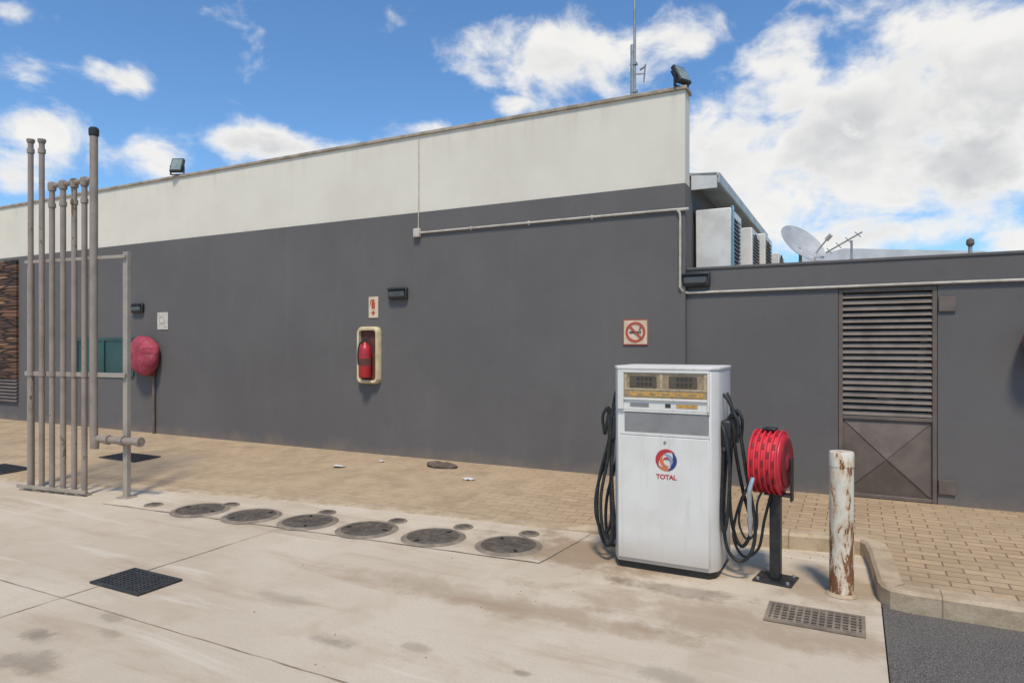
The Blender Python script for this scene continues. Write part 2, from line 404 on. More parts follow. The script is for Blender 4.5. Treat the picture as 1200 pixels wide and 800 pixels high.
def strip(a, b, w, z=.004, name='slab_joint'):
    a, b = Vector(a[:2]), Vector(b[:2]); n_ = max(2, int((b-a).length/.12)); t = (b-a).normalized(); n = Vector((-t.y, t.x))
    m = MB(); pr = None
    for k in range(n_+1):
        c = a+(b-a)*k/n_+n*random.uniform(-.004, .004); ww = w*random.uniform(.12, .6)
        cur = [m.bm.verts.new((*(c-n*ww), z)), m.bm.verts.new((*(c+n*ww), z))]
        if pr: m.bm.faces.new((pr[0], cur[0], cur[1], pr[1]))
        pr = cur
    return struct(m.build(name, M['joint'], smooth=False, recalc=False))
strip(kp[0], kp[1], .010, .008); strip(kp[1], kp[2], .010, .008)
j0 = G(190, 663); strip((j0.x, -6), (j0.x, 4.75), .012)
j1 = G(400, 798); strip((-30, j1.y), (.14, j1.y), .009)

# ------------------------------------------------------------------ tall building
ZP, ZT, XE = 3.48, 4.53, -1.694
b = thing('station_building', 'long charcoal building with an off white upper band and thin concrete coping', 'building', (0, 0, 0))
MB().b2(-34, XE, D, D+.23, 0, ZP).build('wall', M['wg'], b, smooth=False)
MB().b2(-34, XE-.002, D+.002, D+.228, ZP, ZT).build('painted_band', M['ww'], b, smooth=False)
MB().b2(-34, XE+.02, D-.025, D+.25, ZT, ZT+.045).build('coping', M['cap'], b, bevel=.008)
MB().b2(-2.1, XE-.004, D+.23, 15.4, 0, 3.56).build('side_wall', M['wg'], b, smooth=False)
MB().b2(-34, -2.1, D+.23, 15.4, 3.3, 3.5).build('roof', M['cap'], b, smooth=False)
e = MB(); e.box((-1.66, 10.25, 3.64), (.56, 4.8, .03), Matrix.Rotation(R(6), 3, 'Y'))
e.build('roof_eave', M['eave'], b)
MB().b2(-1.395, -1.37, 7.86, 12.6, 3.52, 3.63).build('gutter', M['eave'], b)
MB().b2(-1.69, -1.40, 7.85, 7.875, 3.46, 3.64).build('fascia', M['roofw'], b)
x1 = W(90, 400, D).x; x2 = W(158, 400, D).x
z1 = W(120, 440, D).z; z2 = W(120, 396, D).z
wnd = MB(); 
for q in ((x1, x1+.05, z1, z2), (x2-.05, x2, z1, z2), (x1+.05, x2-.05, z1, z1+.05), (x1+.05, x2-.05, z2-.05, z2), ((x1+x2)/2-.02, (x1+x2)/2+.02, z1+.05, z2-.05)):
    wnd.b2(q[0], q[1], D-.03, D+.002, q[2], q[3])
wf = wnd.build('window', M['teal'], b, smooth=False)
MB().b2(x1+.05, x2-.05, D-.012, D-.003, z1+.05, z2-.05).build('pane', M['teal'], wf, smooth=False)
xb = W(22, 300, D).x
zb2 = W(10, 306, D).z; zb1 = W(10, 445, D).z
MB().b2(-30, xb, D-.05, D-.002, zb1+.03, zb2).build('cladding_panel', M['clad'], b, smooth=False)
lv = MB()
for i in range(7): lv.box(((-30+xb)/2, D-.03, .52+i*.07), (abs(-30-xb), .015, .06), Matrix.Rotation(R(-35), 3, 'X'))
lv.build('louvre_vent', M['gate'], b, smooth=False)

# ------------------------------------------------------------------ low building to the right
lb = thing('service_building', 'low charcoal building with flat parapet joined to the right of the tall wall', 'building', (0, 0, 0))
gx0, gx1, gz1 = W(982, 400, DR).x, W(1099, 400, DR).x, 2.235
ZR = 2.50
w = MB(); w.b2(XE+.002, gx0, DR, DR+.22, 0, ZR); w.b2(gx1, 14, DR, DR+.22, 0, ZR); w.b2(gx0, gx1, DR, DR+.22, gz1, ZR)
w.build('wall', M['wg'], lb, smooth=False)
MB().b2(XE+.002, 14, DR-.012, DR+.24, ZR, ZR+.03).build('coping', M['wg'], lb, bevel=.006)
MB().b2(XE, 14, DR+.22, 15, 2.28, 2.38).build('roof', M['cap'], lb, smooth=False)
MB().b2(-.9, 1.6, 9.4, 9.5, 0, 2.28).build('passage_wall', M['wg'], lb, smooth=False)

# gate
g = thing('metal_gate', 'brown metal gate with louvred upper half and solid lower panel', 'gate', ((gx0+gx1)/2, DR+.03, PZ))
gw = (gx1-gx0)/2-.004; gh = gz1-PZ-.004; zm = .80
f = MB(); f.b2(-gw, -gw+.04, -.025, .025, 0, gh); f.b2(gw-.04, gw, -.025, .025, 0, gh); f.b2(-gw+.04, gw-.04, -.025, .025, gh-.04, gh); f.b2(-gw+.04, gw-.04, -.025, .025, 0.0, .035); f.b2(-gw+.04, gw-.04, -.025, .025, zm-.015, zm+.02)
f.build('gate_frame', M['gate'], g, bevel=.004)
s_ = MB(); ns = 20
for i in range(ns):
    z = zm+.05+i*(gh-.06-zm-.03)/(ns-.4)
    s_.box((0, -.006, z), (2*gw-.08, .005, .052), Matrix.Rotation(R(-33+random.uniform(-4, 4)), 3, 'X'))
s_.build('louvre', M['gate2'], g, smooth=False)
a, c_ = gw-.04, zm-.015
p = MB(); pz0 = .035
cs = [(-a, 0, pz0), (a, 0, pz0), (a, 0, c_), (-a, 0, c_)]; ce = (0, -.08, (pz0+c_)/2)
for i in range(4): p.face([cs[i], cs[(i+1) % 4], ce])
pn = p.build('lower_panel', M['gate'], g, smooth=False)
p = MB()
for q in cs: p.tube([Vector(q)+Vector((0, -.004, 0)), Vector(ce)+Vector((0, -.003, 0))], .004, 6, 1)
p.build('crease', M['gate'], pn)
for z in (.17, 1.93):
    MB().b2(gw+.01, gw+.15, -.05, -.032, z-.07, z+.07).build('hinge', M['gate'], g, bevel=.003)
l = MB(); l.lathe([(0, -.05), (.07, -.03), (.10, .01), (.05, .05), (0, .06)], 14); l.jitter(.035, 9)
tag(l.build('crumpled_cloth', M['cloth'], loc=W(1038, 466, DR+.16)), 'crumpled pale cloth seen between the brown gate slats', 'cloth')
q = W(1072, 480, 7.95)
tag(MB().box((q.x, 7.95, .95), (.06, .04, 1.7), Matrix.Rotation(R(6), 3, 'Y')).build('plank', M['frame'], bevel=.003), 'pale plank leaning upright behind the louvred gate', 'plank')

# ------------------------------------------------------------------ conduits
cd = thing('cable_conduit', 'off white electrical conduit running along charcoal wall and down to the low wall', 'conduit')
A = W(490, 273, D-.02); B = W(775, 247, D-.02); Cc = W(797, 262, D-.02); z_low = W(810, 343, DR-.02).z
MB().tube([A, B, (Cc.x-.03, D-.02, B.z-.02), (Cc.x, D-.02, B.z-.09), (Cc.x, D-.02, B.z-.2), (Cc.x, D-.02, z_low+.15), (Cc.x+.005, D-.015, z_low+.05), (Cc.x+.07, DR-.03, z_low), (Cc.x+.3, DR-.02, z_low), (1, DR-.02, z_low+.01), (3, DR-.02, z_low), (8, DR-.02, z_low)], .014, 8, 8).build('pipe', M['cond'], cd)
MB().b2(A.x-.06, A.x+.04, D-.06, D-.001, A.z-.06, A.z+.06).build('junction_box', M['cond'], cd, bevel=.008)
MB().tube([(A.x, D-.012, A.z+.06), (A.x+.004, D-.012, 4.0), (A.x, D-.012, ZT-.02)], .007, 6, 3).build('riser', M['cond'], cd)
for x in [A.x+(B.x-A.x)*k/4 for k in range(1, 4)]:
    zz_ = A.z+(B.z-A.z)*(x-A.x)/(B.x-A.x)
    MB().box((x, D-.012, zz_), (.02, .022, .05)).build('clip', M['cond'], cd)

# ------------------------------------------------------------------ bulkhead lights
def bulkhead(loc, label):
    t = thing('wall_light', label, 'lamp', loc, 0, 'black wall lights')
    MB().b2(-.16, .16, -.06, -.001, -.085, .085).build('housing', M['black'], t, bevel=.02)
    m = MB(); m.plate([(-.13, -.05), (.13, -.05), (.13, .04), (-.13, .04)], -.085, -.055); m.build('lens', M['lens'], t, bevel=.015)
    m = MB(); m.b2(-.145, .145, -.10, -.058, .047, .07); m.build('hood', M['black'], t, bevel=.006)
    return t
bulkhead(W(163, 361, D), 'small black wall light near the left red hose reel')
bulkhead(W(468, 344, D), 'black wall light beside the fire extinguisher box')
bulkhead(W(816, 328, DR), 'black wall light at the corner where tall and low walls meet')

# ------------------------------------------------------------------ signs
o = W(745, 389, D)
t = thing('no_smoking_sign', 'square no smoking sign with red slashed circle on wall above the pump', 'sign', o)
S = .148
MB().b2(-S, S, -.012, -.002, -S, S).build('board', M['signbg'], t, bevel=.002)
m = MB(); 
for q in ((-S, S, S-.01, S), (-S, S, -S, -S+.01), (-S, -S+.01, -S+.01, S-.01), (S-.01, S, -S+.01, S-.01)): m.b2(q[0], q[1], -.0145, -.0125, q[2], q[3])
m.build('border', M['signred'], t, smooth=False)
MB().ring(.118, .092, -.018, -.0125).build('prohibition_ring', M['signred'], t)
m = MB().box((0, -.0215, 0), (.022, .003, .19), Matrix.Rotation(R(-45), 3, 'Y')); m.build('slash', M['signred'], t)
m = MB(); m.b2(-.072, .045, -.017, -.0125, -.014, .008); m.build('cigarette_symbol', M['signk'], t)
m = MB(); m.b2(.05, .066, -.017, -.0125, -.014, .008); m.build('cigarette_tip', M['signk'], t)
m = MB(); m.tube([(.06, -.015, .015), (.045, -.015, .03), (.065, -.015, .045), (.05, -.015, .06)], .004, 6, 3); m.build('smoke_symbol', M['signk'], t)
o = W(438, 360, D)
t = thing('extinguisher_sign', 'narrow cream sign with extinguisher symbol above the fire extinguisher box', 'sign', o)
MB().b2(-.085, .085, -.01, -.002, -.15, .15).build('board', M['signbg'], t, bevel=.002)
m = MB(); m.plate([(-.03, -.02), (.03, -.02), (.03, .06), (.018, .085), (.018, .11), (-.018, .11), (-.018, .085), (-.03, .06)], -.014, -.0105); m.build('symbol', M['signred'], t, smooth=False)
m = MB(); m.tube([(-.015, -.013, .10), (-.045, -.013, .09), (-.05, -.013, .04)], .006, 6, 4); m.build('symbol', M['signred'], t, smooth=False)
m = MB(); m.plate([(-.012, -.05), (.012, -.05), (.012, -.07), (.035, -.07), (0, -.12), (-.035, -.07), (-.012, -.07)], -.014, -.0105); m.build('arrow', M['signred'], t, smooth=False)
o = W(191, 376, D)
t = thing('hose_reel_sign', 'small pale square sign above the left red hose reel', 'sign', o)
MB().b2(-.14, .14, -.01, -.002, -.15, .15).build('board', M['signw'], t, bevel=.002)
m = MB(); m.ring(.075, .05, -.014, -.0105, -.02, .02, 24); m.build('symbol', M['signp'], t)
m = MB(); m.tube([(.045, -.013, .02), (.06, -.013, -.05), (.09, -.013, -.10)], .012, 6, 4); m.build('symbol', M['signp'], t)

# ------------------------------------------------------------------ extinguisher box
o = W(434.5, 416, D)
t = thing('extinguisher_box', 'cream fibreglass fire extinguisher box open at the front on charcoal wall', 'box', o)
bw, bh, bd = .195, .405, .09
def rrect(w, h, r, n=6):
    P = []
    for cx, cz, a0 in ((w-r, h-r, 0), (-w+r, h-r, 90), (-w+r, -h+r, 180), (w-r, -h+r, 270)):
        for k in range(n+1):
            a = R(a0+90*k/n); P.append((cx+r*math.cos(a), cz+r*math.sin(a)))
    return P
m = MB(); Po, Pm, Pi = rrect(bw, bh, .08), rrect(bw-.018, bh-.018, .07), rrect(bw-.045, bh-.05, .045)
n = len(Po); V = []
for a_, b_, c2 in zip(Po, Pm, Pi):
    V.append([m.bm.verts.new((a_[0], -.005, a_[1])), m.bm.verts.new((a_[0], -bd+.03, a_[1])), m.bm.verts.new((b_[0], -bd, b_[1])), m.bm.verts.new((c2[0], -bd+.005, c2[1])), m.bm.verts.new((c2[0], -.03, c2[1]))])
for k in range(n):
    for j in range(4): m.bm.faces.new((V[k][j], V[k][j+1], V[(k+1) % n][j+1], V[(k+1) % n][j]))
m.build('surround', M['cream'], t)
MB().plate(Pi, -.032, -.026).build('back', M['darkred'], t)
ex = thing('fire_extinguisher', 'red fire extinguisher hanging inside the cream box', 'fire extinguisher', o+Vector((0, -.122, -.315)))
MB().lathe([(0, 0), (.080, 0), (.088, .02), (.088, .38), (.07, .44), (.035, .475), (.022, .50), (0, .50)], 28).build('cylinder', M['red'], ex)
m = MB(); m.cyl((0, 0, .50), (0, 0, .53), .022); m.box((.02, 0, .55), (.11, .02, .018), Matrix.Rotation(R(-14), 3, 'Y')); m.box((.02, 0, .525), (.09, .018, .012)); m.build('valve', M['black'], ex)
MB().tube([(-.02, 0, .515), (-.085, -.02, .47), (-.106, -.03, .33), (-.100, -.03, .18)], .011, 8).build('hose', M['rubber'], ex)
m = MB(); m.lathe([(.0895, .17), (.0895, .27)], 28); m.build('label_band', M['darkred'], ex)

# ------------------------------------------------------------------ covered hose reels
def hose_reel(loc, label, seed, r=.35):
    t = thing('hose_reel', label, 'hose reel', loc, 0, 'red covered hose reels on the charcoal wall')
    m = MB(); Mx = Matrix.Rotation(R(90), 4, 'X')
    prof_ = [(0, .01), (r*.5, .012), (r*.8, .02), (r*.94, .06), (r*1.0, .11), (r*1.0, .16), (r*.94, .21), (r*.82, .25), (r*.62, .275), (r*.4, .28), (r*.22, .275), (0, .27)]
    m.lathe(prof_, 64, Mx)
    bmesh.ops.subdivide_edges(m.bm, edges=m.bm.edges[:], cuts=1)
    m.jitter(.028, 4, seed)
    for v in m.bm.verts:       # shallow pulled creases in the canvas
        a_ = math.atan2(v.co.z, v.co.x); rr_ = math.hypot(v.co.x, v.co.z)/r
        k_ = abs(noise.noise(Vector((math.cos(a_)*2.5, math.sin(a_)*2.5+rr_, seed))))
        v.co += Vector((0, 1, 0))*(.03*k_*min(1, rr_*1.6)*(1 if v.co.y < -.08 else 0)) - Vector((v.co.x, 0, v.co.z))*.05*k_
    m.build('cover', M['pinkred'], t, sharp=70)
    MB().cyl((.13, -.04, -loc.z+PZ), (.13, -.04, -.2), .024).build('supply_pipe', M['gate'], t)
    m = MB(); m.cyl((.13, -.04, -.38), (.13, -.04, -.30), .036); m.cyl((.13, -.04, -.34), (.13, -.13, -.34), .012); m.build('valve', M['darkred'], t)
    return t
hose_reel(W(177, 416, D), 'faded red covered hose reel beside the teal window', 1)
hose_reel(W(1235, 402, DR), 'faded red hose reel right of the brown gate, cut by the right edge', 5, .26)

# ------------------------------------------------------------------ vent pipe rack
base = G(74, 577)
t = thing('vent_pipe_rack', 'row of tall brown fuel vent pipes held in a steel frame', 'vent pipes', base)
def loc_(u, v): g_ = G(u, v); return g_-base, g_
pp = [(36, 573, 167, .029), (49, 575, 167, .029), (61, 576, 218, .029), (74, 577, 216, .029), (87, 578, 214, .029), (99, 580, 212, .029)]
tops = []
for i, (u, v, vt, r) in enumerate(pp):
    q, g_ = loc_(u, v); zt = at_depth_z(u, vt, g_); tops.append((q.x, q.y, zt))
    o = MB().cyl((q.x, q.y, 0), (q.x, q.y, zt), r, seg=20).build('pipe', M['pipe'], t)
    for z in ([zt-.1] if i < 2 else [zt-.22])+[1.33]:
        m = MB(); m.cyl((q.x, q.y, z-.025), (q.x, q.y, z+.025), r+.009, seg=12); m.build('coupling', M['pipe'], o)
    MB().cyl((q.x, q.y, 0), (q.x, q.y, .015), r+.04, seg=20).build('flange', M['pipe'], o)
    if i < 2: MB().lathe([(r+.004, -.01), (r+.014, .01), (r+.012, .035), (0, .04)], 16, Matrix.Translation((q.x, q.y, zt))).build('vent_cap', M['pipe'], o)
q, g_ = loc_(110, 581)
zt = at_depth_z(110, 158, g_); zb = at_depth_z(110, 514, g_); q2 = loc_(165, 587)[0]
tp = MB().tube([(q.x, q.y, zt), (q.x, q.y, zt-.5), (q.x, q.y, zb+.1), (q.x+.03, q.y+.01, zb+.03), (q.x+.1, q.y+.03, zb), (q2.x, q2.y, zb)], .041, 16, 4).build('pipe', M['pipe'], t)
MB().lathe([(.042, -.02), (.052, 0), (.052, .06), (.035, .08), (0, .085)], 20, Matrix.Translation((q.x, q.y, zt))).build('vent_cap', M['black'], tp)
for fr in (.3, .62, .97): 
    c0 = Vector((q.x, q.y, zb)).lerp(Vector((q2.x, q2.y, zb)), fr); d_ = Vector((q2.x-q.x, q2.y-q.y, 0)).normalized()*.025
    MB().cyl(c0-d_, c0+d_, .054, seg=8).build('coupling', M['pipe'], tp)
m = MB(); pts = tops[2:]+[(q.x, q.y, tops[5][2]+.01)]
m.tube(pts, .027, 10, 1); m.build('manifold', M['pipe'], t)
for k in range(2, 6):
    m = MB(); x, y, z = tops[k]; m.lathe([(0, -.06), (.040, -.055), (.045, -.02), (.043, .03), (.025, .045), (0, .05)], 14, Matrix.Translation((x, y, z)))
    m.build('tee_fitting', M['pipe'], t)
ql, gl = loc_(27, 573); qr, gr = loc_(140, 585)
zl = at_depth_z(27, 306, gl); zr = at_depth_z(140, 294, gr)
ang = math.atan2(qr.y-ql.y, qr.x-ql.x); Rz = Matrix.Rotation(ang, 3, 'Z'); nrm = Vector((-math.sin(ang), math.cos(ang), 0))
for q_, z_ in ((ql, zl), (qr, zr)):
    pc = q_+nrm*.09
    po = MB().box((pc.x, pc.y, z_/2), (.065, .05, z_), Rz).build('frame_post', M['frame'], t, bevel=.004)
    MB().box((pc.x, pc.y, .006), (.16, .14, .012), Rz).build('base_plate', M['frame'], po)
def rail(z, h=.05, off=.045, fb=1.0):
    a = ql+nrm*off; b_ = ql.lerp(qr, fb)+nrm*off; c0 = (a+b_)/2
    MB().box((c0.x, c0.y, z), ((b_-a).length+.06, .02, h), Rz).build('frame_rail', M['frame'], t, bevel=.003)
rail((zl+zr)/2-.03, h=.035); rail(1.33); rail(.05, .04, -.045, .68)

# ------------------------------------------------------------------ manhole covers
mh = [(235, 598), (295, 605), (361, 612), (430, 621), (508, 630), (596, 640)]
names = ['leftmost', 'second from left', 'third from left', 'third from right', 'second from right', 'rightmost']
def manhole():
    t = thing('manhole', '', 'manhole cover', (0, 0, 0), 0, 'round tank covers in the forecourt')
    MB().lathe([(.228, .004), (.228, .014), (.256, .014), (.280, .002)], 48).build('rim', M['irong'], t)
    m = MB(); m.lathe([(0, .011), (.226, .011)], 48)
    for r in (.05, .10, .15, .20): m.lathe([(r-.008, .0115), (r-.006, .014), (r+.006, .014), (r+.008, .0115)], 48)
    for k in range(12):
        a = k*math.pi/6; m.box((.125*math.cos(a), .125*math.sin(a), .0132), (.2, .008, .004), Matrix.Rotation(a, 3, 'Z'))
    m.build('cover', M['iron'], t)
    for s in (-1, 1):
        MB().box((s*.18, 0, .015), (.05, .02, .006)).build('lifting_key_slot', M['pit'], t)
    return t
proto = manhole()
for i, (u, v) in enumerate(mh):
    o = proto if i == 0 else copy_tree(proto)
    g_ = G(u, v); o.location = (g_.x, g_.y, .003); o.rotation_euler.z = i*1.1
    o['label'] = 'round dark iron manhole cover, '+names[i]+' in the row of six'
sl = [(180, 592), (270, 592), (383, 601), (466, 611), (543, 618), (620, 626)]
lbn = ['small round cap near the vent pipe rack', 'small round cap behind the first large manhole cover from the left', 'small round cap behind the gap between third and fourth manhole covers', 'small round cap behind the gap between fourth and fifth manhole covers',
       'small round cap between fifth and rightmost manhole covers', 'small round cap at the right end of the row, nearest the pump']
for i, (u, v) in enumerate(sl):
    g_ = G(u, v)
    o = thing('filler_cap', lbn[i], 'filler cap', (g_.x, g_.y, .003), 0, 'small filler caps beside the manhole covers')
    MB().lathe([(.066, .003), (.066, .012), (.084, .012), (.092, .003)], 24).build('rim', M['irong'], o)
    m = MB().lathe([(0, .020), (.045, .018), (.064, .012)], 24); m.box((0, 0, .023), (.05, .015, .008)); m.build('lid', M['iron'], o)

# grates
def grate(name, label, c, sx, sy, mat, nx, ny, rz=0, z=0):
    t = thing(name, label, 'drain grate', (c.x, c.y, z), rz)
    MB().face([(-sx, -sy, .005), (sx, -sy, .005), (sx, sy, .005), (-sx, sy, .005)]).build('pit', M['pit'], t)
    m = MB(); b_ = .022
    m.b2(-sx, sx, -sy, -sy+b_, .004, .016); m.b2(-sx, sx, sy-b_, sy, .004, .016); m.b2(-sx, -sx+b_, -sy+b_, sy-b_, .004, .016); m.b2(sx-b_, sx, -sy+b_, sy-b_, .004, .016)
    m.build('frame', mat, t)
    m = MB()
    for i in range(1, nx): x = -sx+2*sx*i/nx; m.b2(x-.007, x+.007, -sy+b_, sy-b_, .006, .015)
    for j in range(1, ny): y = -sy+2*sy*j/ny; m.b2(-sx+b_, sx-b_, y-.007, y+.007, .006, .0138)
    m.build('bars', mat, t); return t
c0 = (G(100, 685)+G(218, 679))/2
gA = G(155, 668); gB = G(218, 679); gC = G(170, 698)
grate('drain_grate', 'black square drain grate set in the concrete at left', c0, (gB-gA).length/2, (gC-gB).length/2, M['irond'], 12, 12, 0)
c0 = (G(903, 707)+G(1013, 747))/2
grate('drain_grate', 'rusty grey drain grate in front of the bollard', c0, .272, .155, M['irong'], 13, 7, 0)
def grate_p(u, v, sx, sy, lab):
    c0 = GP(u, v); t = grate('drain_grate', lab, c0, sx, sy, M['irond'], 14, 6, 0, c0.z)
    sl_ = math.atan2(pave_z(c0.x, c0.y+.2)-pave_z(c0.x, c0.y-.2), .4); t.rotation_euler.x = sl_
grate_p(152, 536, .40, .20, 'dark drain grate in the paving below the left hose reel')
grate_p(2, 550, .35, .2, 'dark drain grate in the paving at the far left edge')

# debris on paving
m = MB(); bmesh.ops.create_icosphere(m.bm, subdivisions=4, radius=1, matrix=Matrix.Translation((0, 0, .02)) @ Matrix.Diagonal((.22, .10, .055, 1))); m.jitter(.03, 8); m.jitter(.012, 26)
tag(m.build('rubble_lump', M['lump'], loc=GP(518, 547)), 'dark rounded lump lying on the paving below the extinguisher', 'lump')
for (u, v, s, lab) in ((397, 547, .10, 'white scrap of paper on the paving left of the dark lump'), (549, 562, .08, 'white scrap of paper on the paving right of the dark lump'), (448, 541, .05, 'tiny pale scrap near the wall between the dark lump and the larger left scrap')):
    m = MB(); n_ = 10
    P = [(s*(.7+.5*random.random())*math.cos(2*math.pi*k/n_), .6*s*(.7+.5*random.random())*math.sin(2*math.pi*k/n_), .006+.02*random.random()) for k in range(n_)]
    for k in range(n_): m.face([(0, 0, .025), P[k], P[(k+1) % n_]])
    tag(m.build('paper_scrap', M['litter'], loc=GP(u, v), smooth=False), lab, 'litter')
m = MB(); rg = random.Random(9)
def pebble(x, y, z, r):
    M_ = Matrix.Translation((x, y, z+r*.3)) @ Matrix.Rotation(rg.random()*6, 4, 'Z') @ Matrix.Diagonal((r*rg.uniform(.8, 1.4), r, r*.6, 1))
    bmesh.ops.create_icosphere(m.bm, subdivisions=1, radius=1, matrix=M_)
for k in range(330):
    x = rg.uniform(-7, .0); a_ = rg.random()
    if a_ < .6: y = kerb_y(x)-abs(rg.gauss(0, .10))-.01; z = 0
    elif a_ < .7: y = rg.uniform(2.6, 5); z = 0
    else: y = 7.5-abs(rg.gauss(0, .35)); z = pave_z(x, y)
    pebble(x, y, z, rg.uniform(.003, .0075))
o = m.build('gravel_grit', M['stone'], smooth=False); tag(o, 'scattered grit along the paving edge and wall foot', 'grit'); o['kind'] = 'stuff'
# ------------------------------------------------------------------ fuel pump
PX, PY = -1.235, 4.79      # centre x, front y
t = thing('fuel_pump', 'white fuel pump with gold display panel and red and blue logo', 'fuel pump', (PX, PY, 0))
hw = .338
def zz(v): return H-(v-HOR)*.00616
prof = [(-hw-.03, .06), (-hw, 0), (hw, 0), (hw+.04, .05), (hw+.05, .10), (hw+.05, .52), (hw+.02, .57), (-hw-.02, .57), (-hw-.05, .52), (-hw-.05, .10)]
MB().prism([(x*.95, y*.92+.03) for x, y in prof], 0, .07).build('plinth', M['black'], t)
body = MB().prism(prof, .055, 1.475).build('body', M['pw'], t, bevel=.008)
top = MB(); top.prism([(x*1.0+(.006 if x > 0 else -.006), y*1.02-.006) for x, y in prof], 1.476, 1.50); top.build('top_cover', M['pw'], t, bevel=.006)
# header
m = MB(); hz0, hz1 = zz(481), zz(434)
for q in ((-hw+.005, hw-.005, hz1-.018, hz1), (-hw+.005, -hw+.05, hz0, hz1-.018), (hw-.02, hw-.005, hz0, hz1-.018), (-hw+.05, hw-.02, zz(469.5), zz(467))): m.b2(q[0], q[1], -.022, -.001, q[2], q[3])
m.build('header_frame', M['pw'], t, bevel=.003)
dp = MB().b2(-hw+.05, hw-.02, -.012, -.001, zz(467), hz1-.018).build('display_panel', M['brass'], t)
m = MB()
for q in ((-.285, .315, zz(438.6), zz(437.2)), (-.285, .315, zz(457.5), zz(455.5)), (-.018, .002, zz(455.5), zz(438.6)), (-.285, -.265, zz(455.5), zz(438.6)), (.295, .315, zz(455.5), zz(438.6))): m.b2(q[0], q[1], -.0145, -.0122, q[2], q[3])
m.build('display_trim', M['trim'], dp)
for cx in (-.142, .148):
    s1 = MB().b2(cx-.10, cx+.10, -.017, -.0122, zz(454.4), zz(440.4)).build('display_screen', M['lcd'], t, bevel=.002)
    for r_ in (0, 1):
        for k in range(4): MB().b2(cx-.045+k*.03, cx-.025+k*.03, -.0185, -.0175, zz(452.4-6.2*r_), zz(448.4-6.2*r_)).build('display_digit', M['lcd2'], s1, smooth=False)
MB().b2(-.24, .29, -.0150, -.0125, zz(464.8), zz(459.2)).build('price_strip', M['yel'], t)
for k in range(5):
    MB().b2(-.19+k*.095, -.14+k*.095, -.0165, -.0152, zz(463), zz(461)).build('price_window', M['brass'], t)
m = MB().b2(-hw+.05, hw-.02, -.008, -.001, zz(481), zz(469.5)); m.build('sticker_strip', M['pw'], t)
for x0, x1_, k in ((-.24, -.10, 'greyp'), (0.02, .06, 'lcd2'), (.10, .25, 'yel')):
    MB().b2(x0, x1_, -.0105, -.0085, zz(477.5), zz(473)).build('sticker', M[k], t, smooth=False)
MB().b2(-hw+.055, hw-.012, -.006, .004, zz(508), zz(483.5)).build('grey_panel', M['greyp'], t)
m = MB(); m.b2(-hw+.02, hw-.005, -.012, -.001, zz(483.5), zz(481.5)); m.b2(-hw+.02, hw-.005, -.012, -.001, zz(511), zz(508)); m.build('panel_trim', M['pw'], t)
door = MB().b2(-hw+.008, hw-.008, -.014, -.001, .085, zz(512)).build('door', M['pw'], t, bevel=.004)
MB().cyl((.02, -.02, zz(518)), (.02, -.013, zz(518)), .010).build('door_lock', M['galv'], door)
# logo: swirling ball in red, blue, light blue and orange
lx, lz = .03, zz(539)
def crescent(cx, cz, r, a0, a1, w0, name, mat, yy):
    n_ = 20; out = []; inn = []
    for k in range(n_+1):
        a = R(a0+(a1-a0)*k/n_); w_ = w0*math.sin(math.pi*k/n_)
        out.append((lx+cx+r*math.cos(a), lz+cz+r*math.sin(a))); inn.append((lx+cx+(r-w_)*math.cos(a), lz+cz+(r-w_)*math.sin(a)))
    m = MB(); m.plate(out+inn[1:-1][::-1], -.016-yy, -.0142); return m.build(name, M[mat], door, smooth=False)
crescent(0, 0, .076, -85, 60, .036, 'logo_mark', 'lblue', .0006)
crescent(.002, .0, .046, -60, 110, .030, 'logo_mark', 'lgrey', .0012)
crescent(0, .004, .078, 40, 235, .036, 'logo_mark', 'lred', .0018)
crescent(0, -.002, .074, 205, 320, .028, 'logo_mark', 'lor', .0003)
crescent(-.004, .0, .044, 110, 300, .024, 'logo_mark', 'lor', .0024)
crescent(.0, .0, .024, 0, 180, .016, 'logo_mark', 'lred', .0028)
text_mesh('logo_lettering', 'TOTAL', .046, M['lred'], door, (.03, -.0155, zz(558.5)), bold=.0012, sx=1.05, sp=.94)
# side fittings: nozzle boots
for s in (-1, 1):
    for yy in (.16, .36):
        bo = MB(); x0 = s*(hw+.05); bo.b2(x0, x0+s*.07, yy-.06, yy+.06, .93, 1.12); bo.build('nozzle_boot', M['black'], t, bevel=.015)
        nz_ = MB(); xx = s*(hw+.095)
        nz_.tube([(xx, yy, 1.04), (xx+s*.01, yy, 1.12), (xx+s*.04, yy-.02, 1.17)], .022, 10, 3)
        nz_.box((xx+s*.04, yy-.01, 1.06), (.02, .025, .20), Matrix.Rotation(R(s*-12), 3, 'Y'))
        nz_.tube([(xx+s*.04, yy-.02, 1.17), (xx+s*.07, yy-.03, 1.10), (xx+s*.06, yy-.02, .97)], .012, 8, 4)
        nz_.build('nozzle', M['rubber'], t)
def hose(pts): return MB().tube([(x, y, z) for x, y, z in pts], .0125, 10, 8).build('hose', M['rubber'], t)
L = -hw-.05
hose([(L, .2, 1.32), (L-.04, .2, 1.25), (L-.07, .17, .95), (L-.15, .14, .6), (L-.15, .12, .3), (L-.08, .10, .12), (L-.01, .1, .2), (L-.03, .12, .5), (L-.05, .14, .8), (L-.04, .16, .98)])
hose([(L, .28, 1.28), (L-.03, .28, 1.2), (L-.08, .25, .9), (L-.18, .2, .55), (L-.18, .16, .33), (L-.11, .14, .2), (L-.05, .14, .3), (L-.06, .16, .6), (L-.05, .2, .95)])
hose([(L, .38, 1.30), (L-.03, .38, 1.2), (L-.06, .34, .8), (L-.13, .28, .45), (L-.13, .26, .2), (L-.07, .24, .08), (L-.01, .24, .2), (L-.02, .3, .6), (L-.04, .36, .98)])
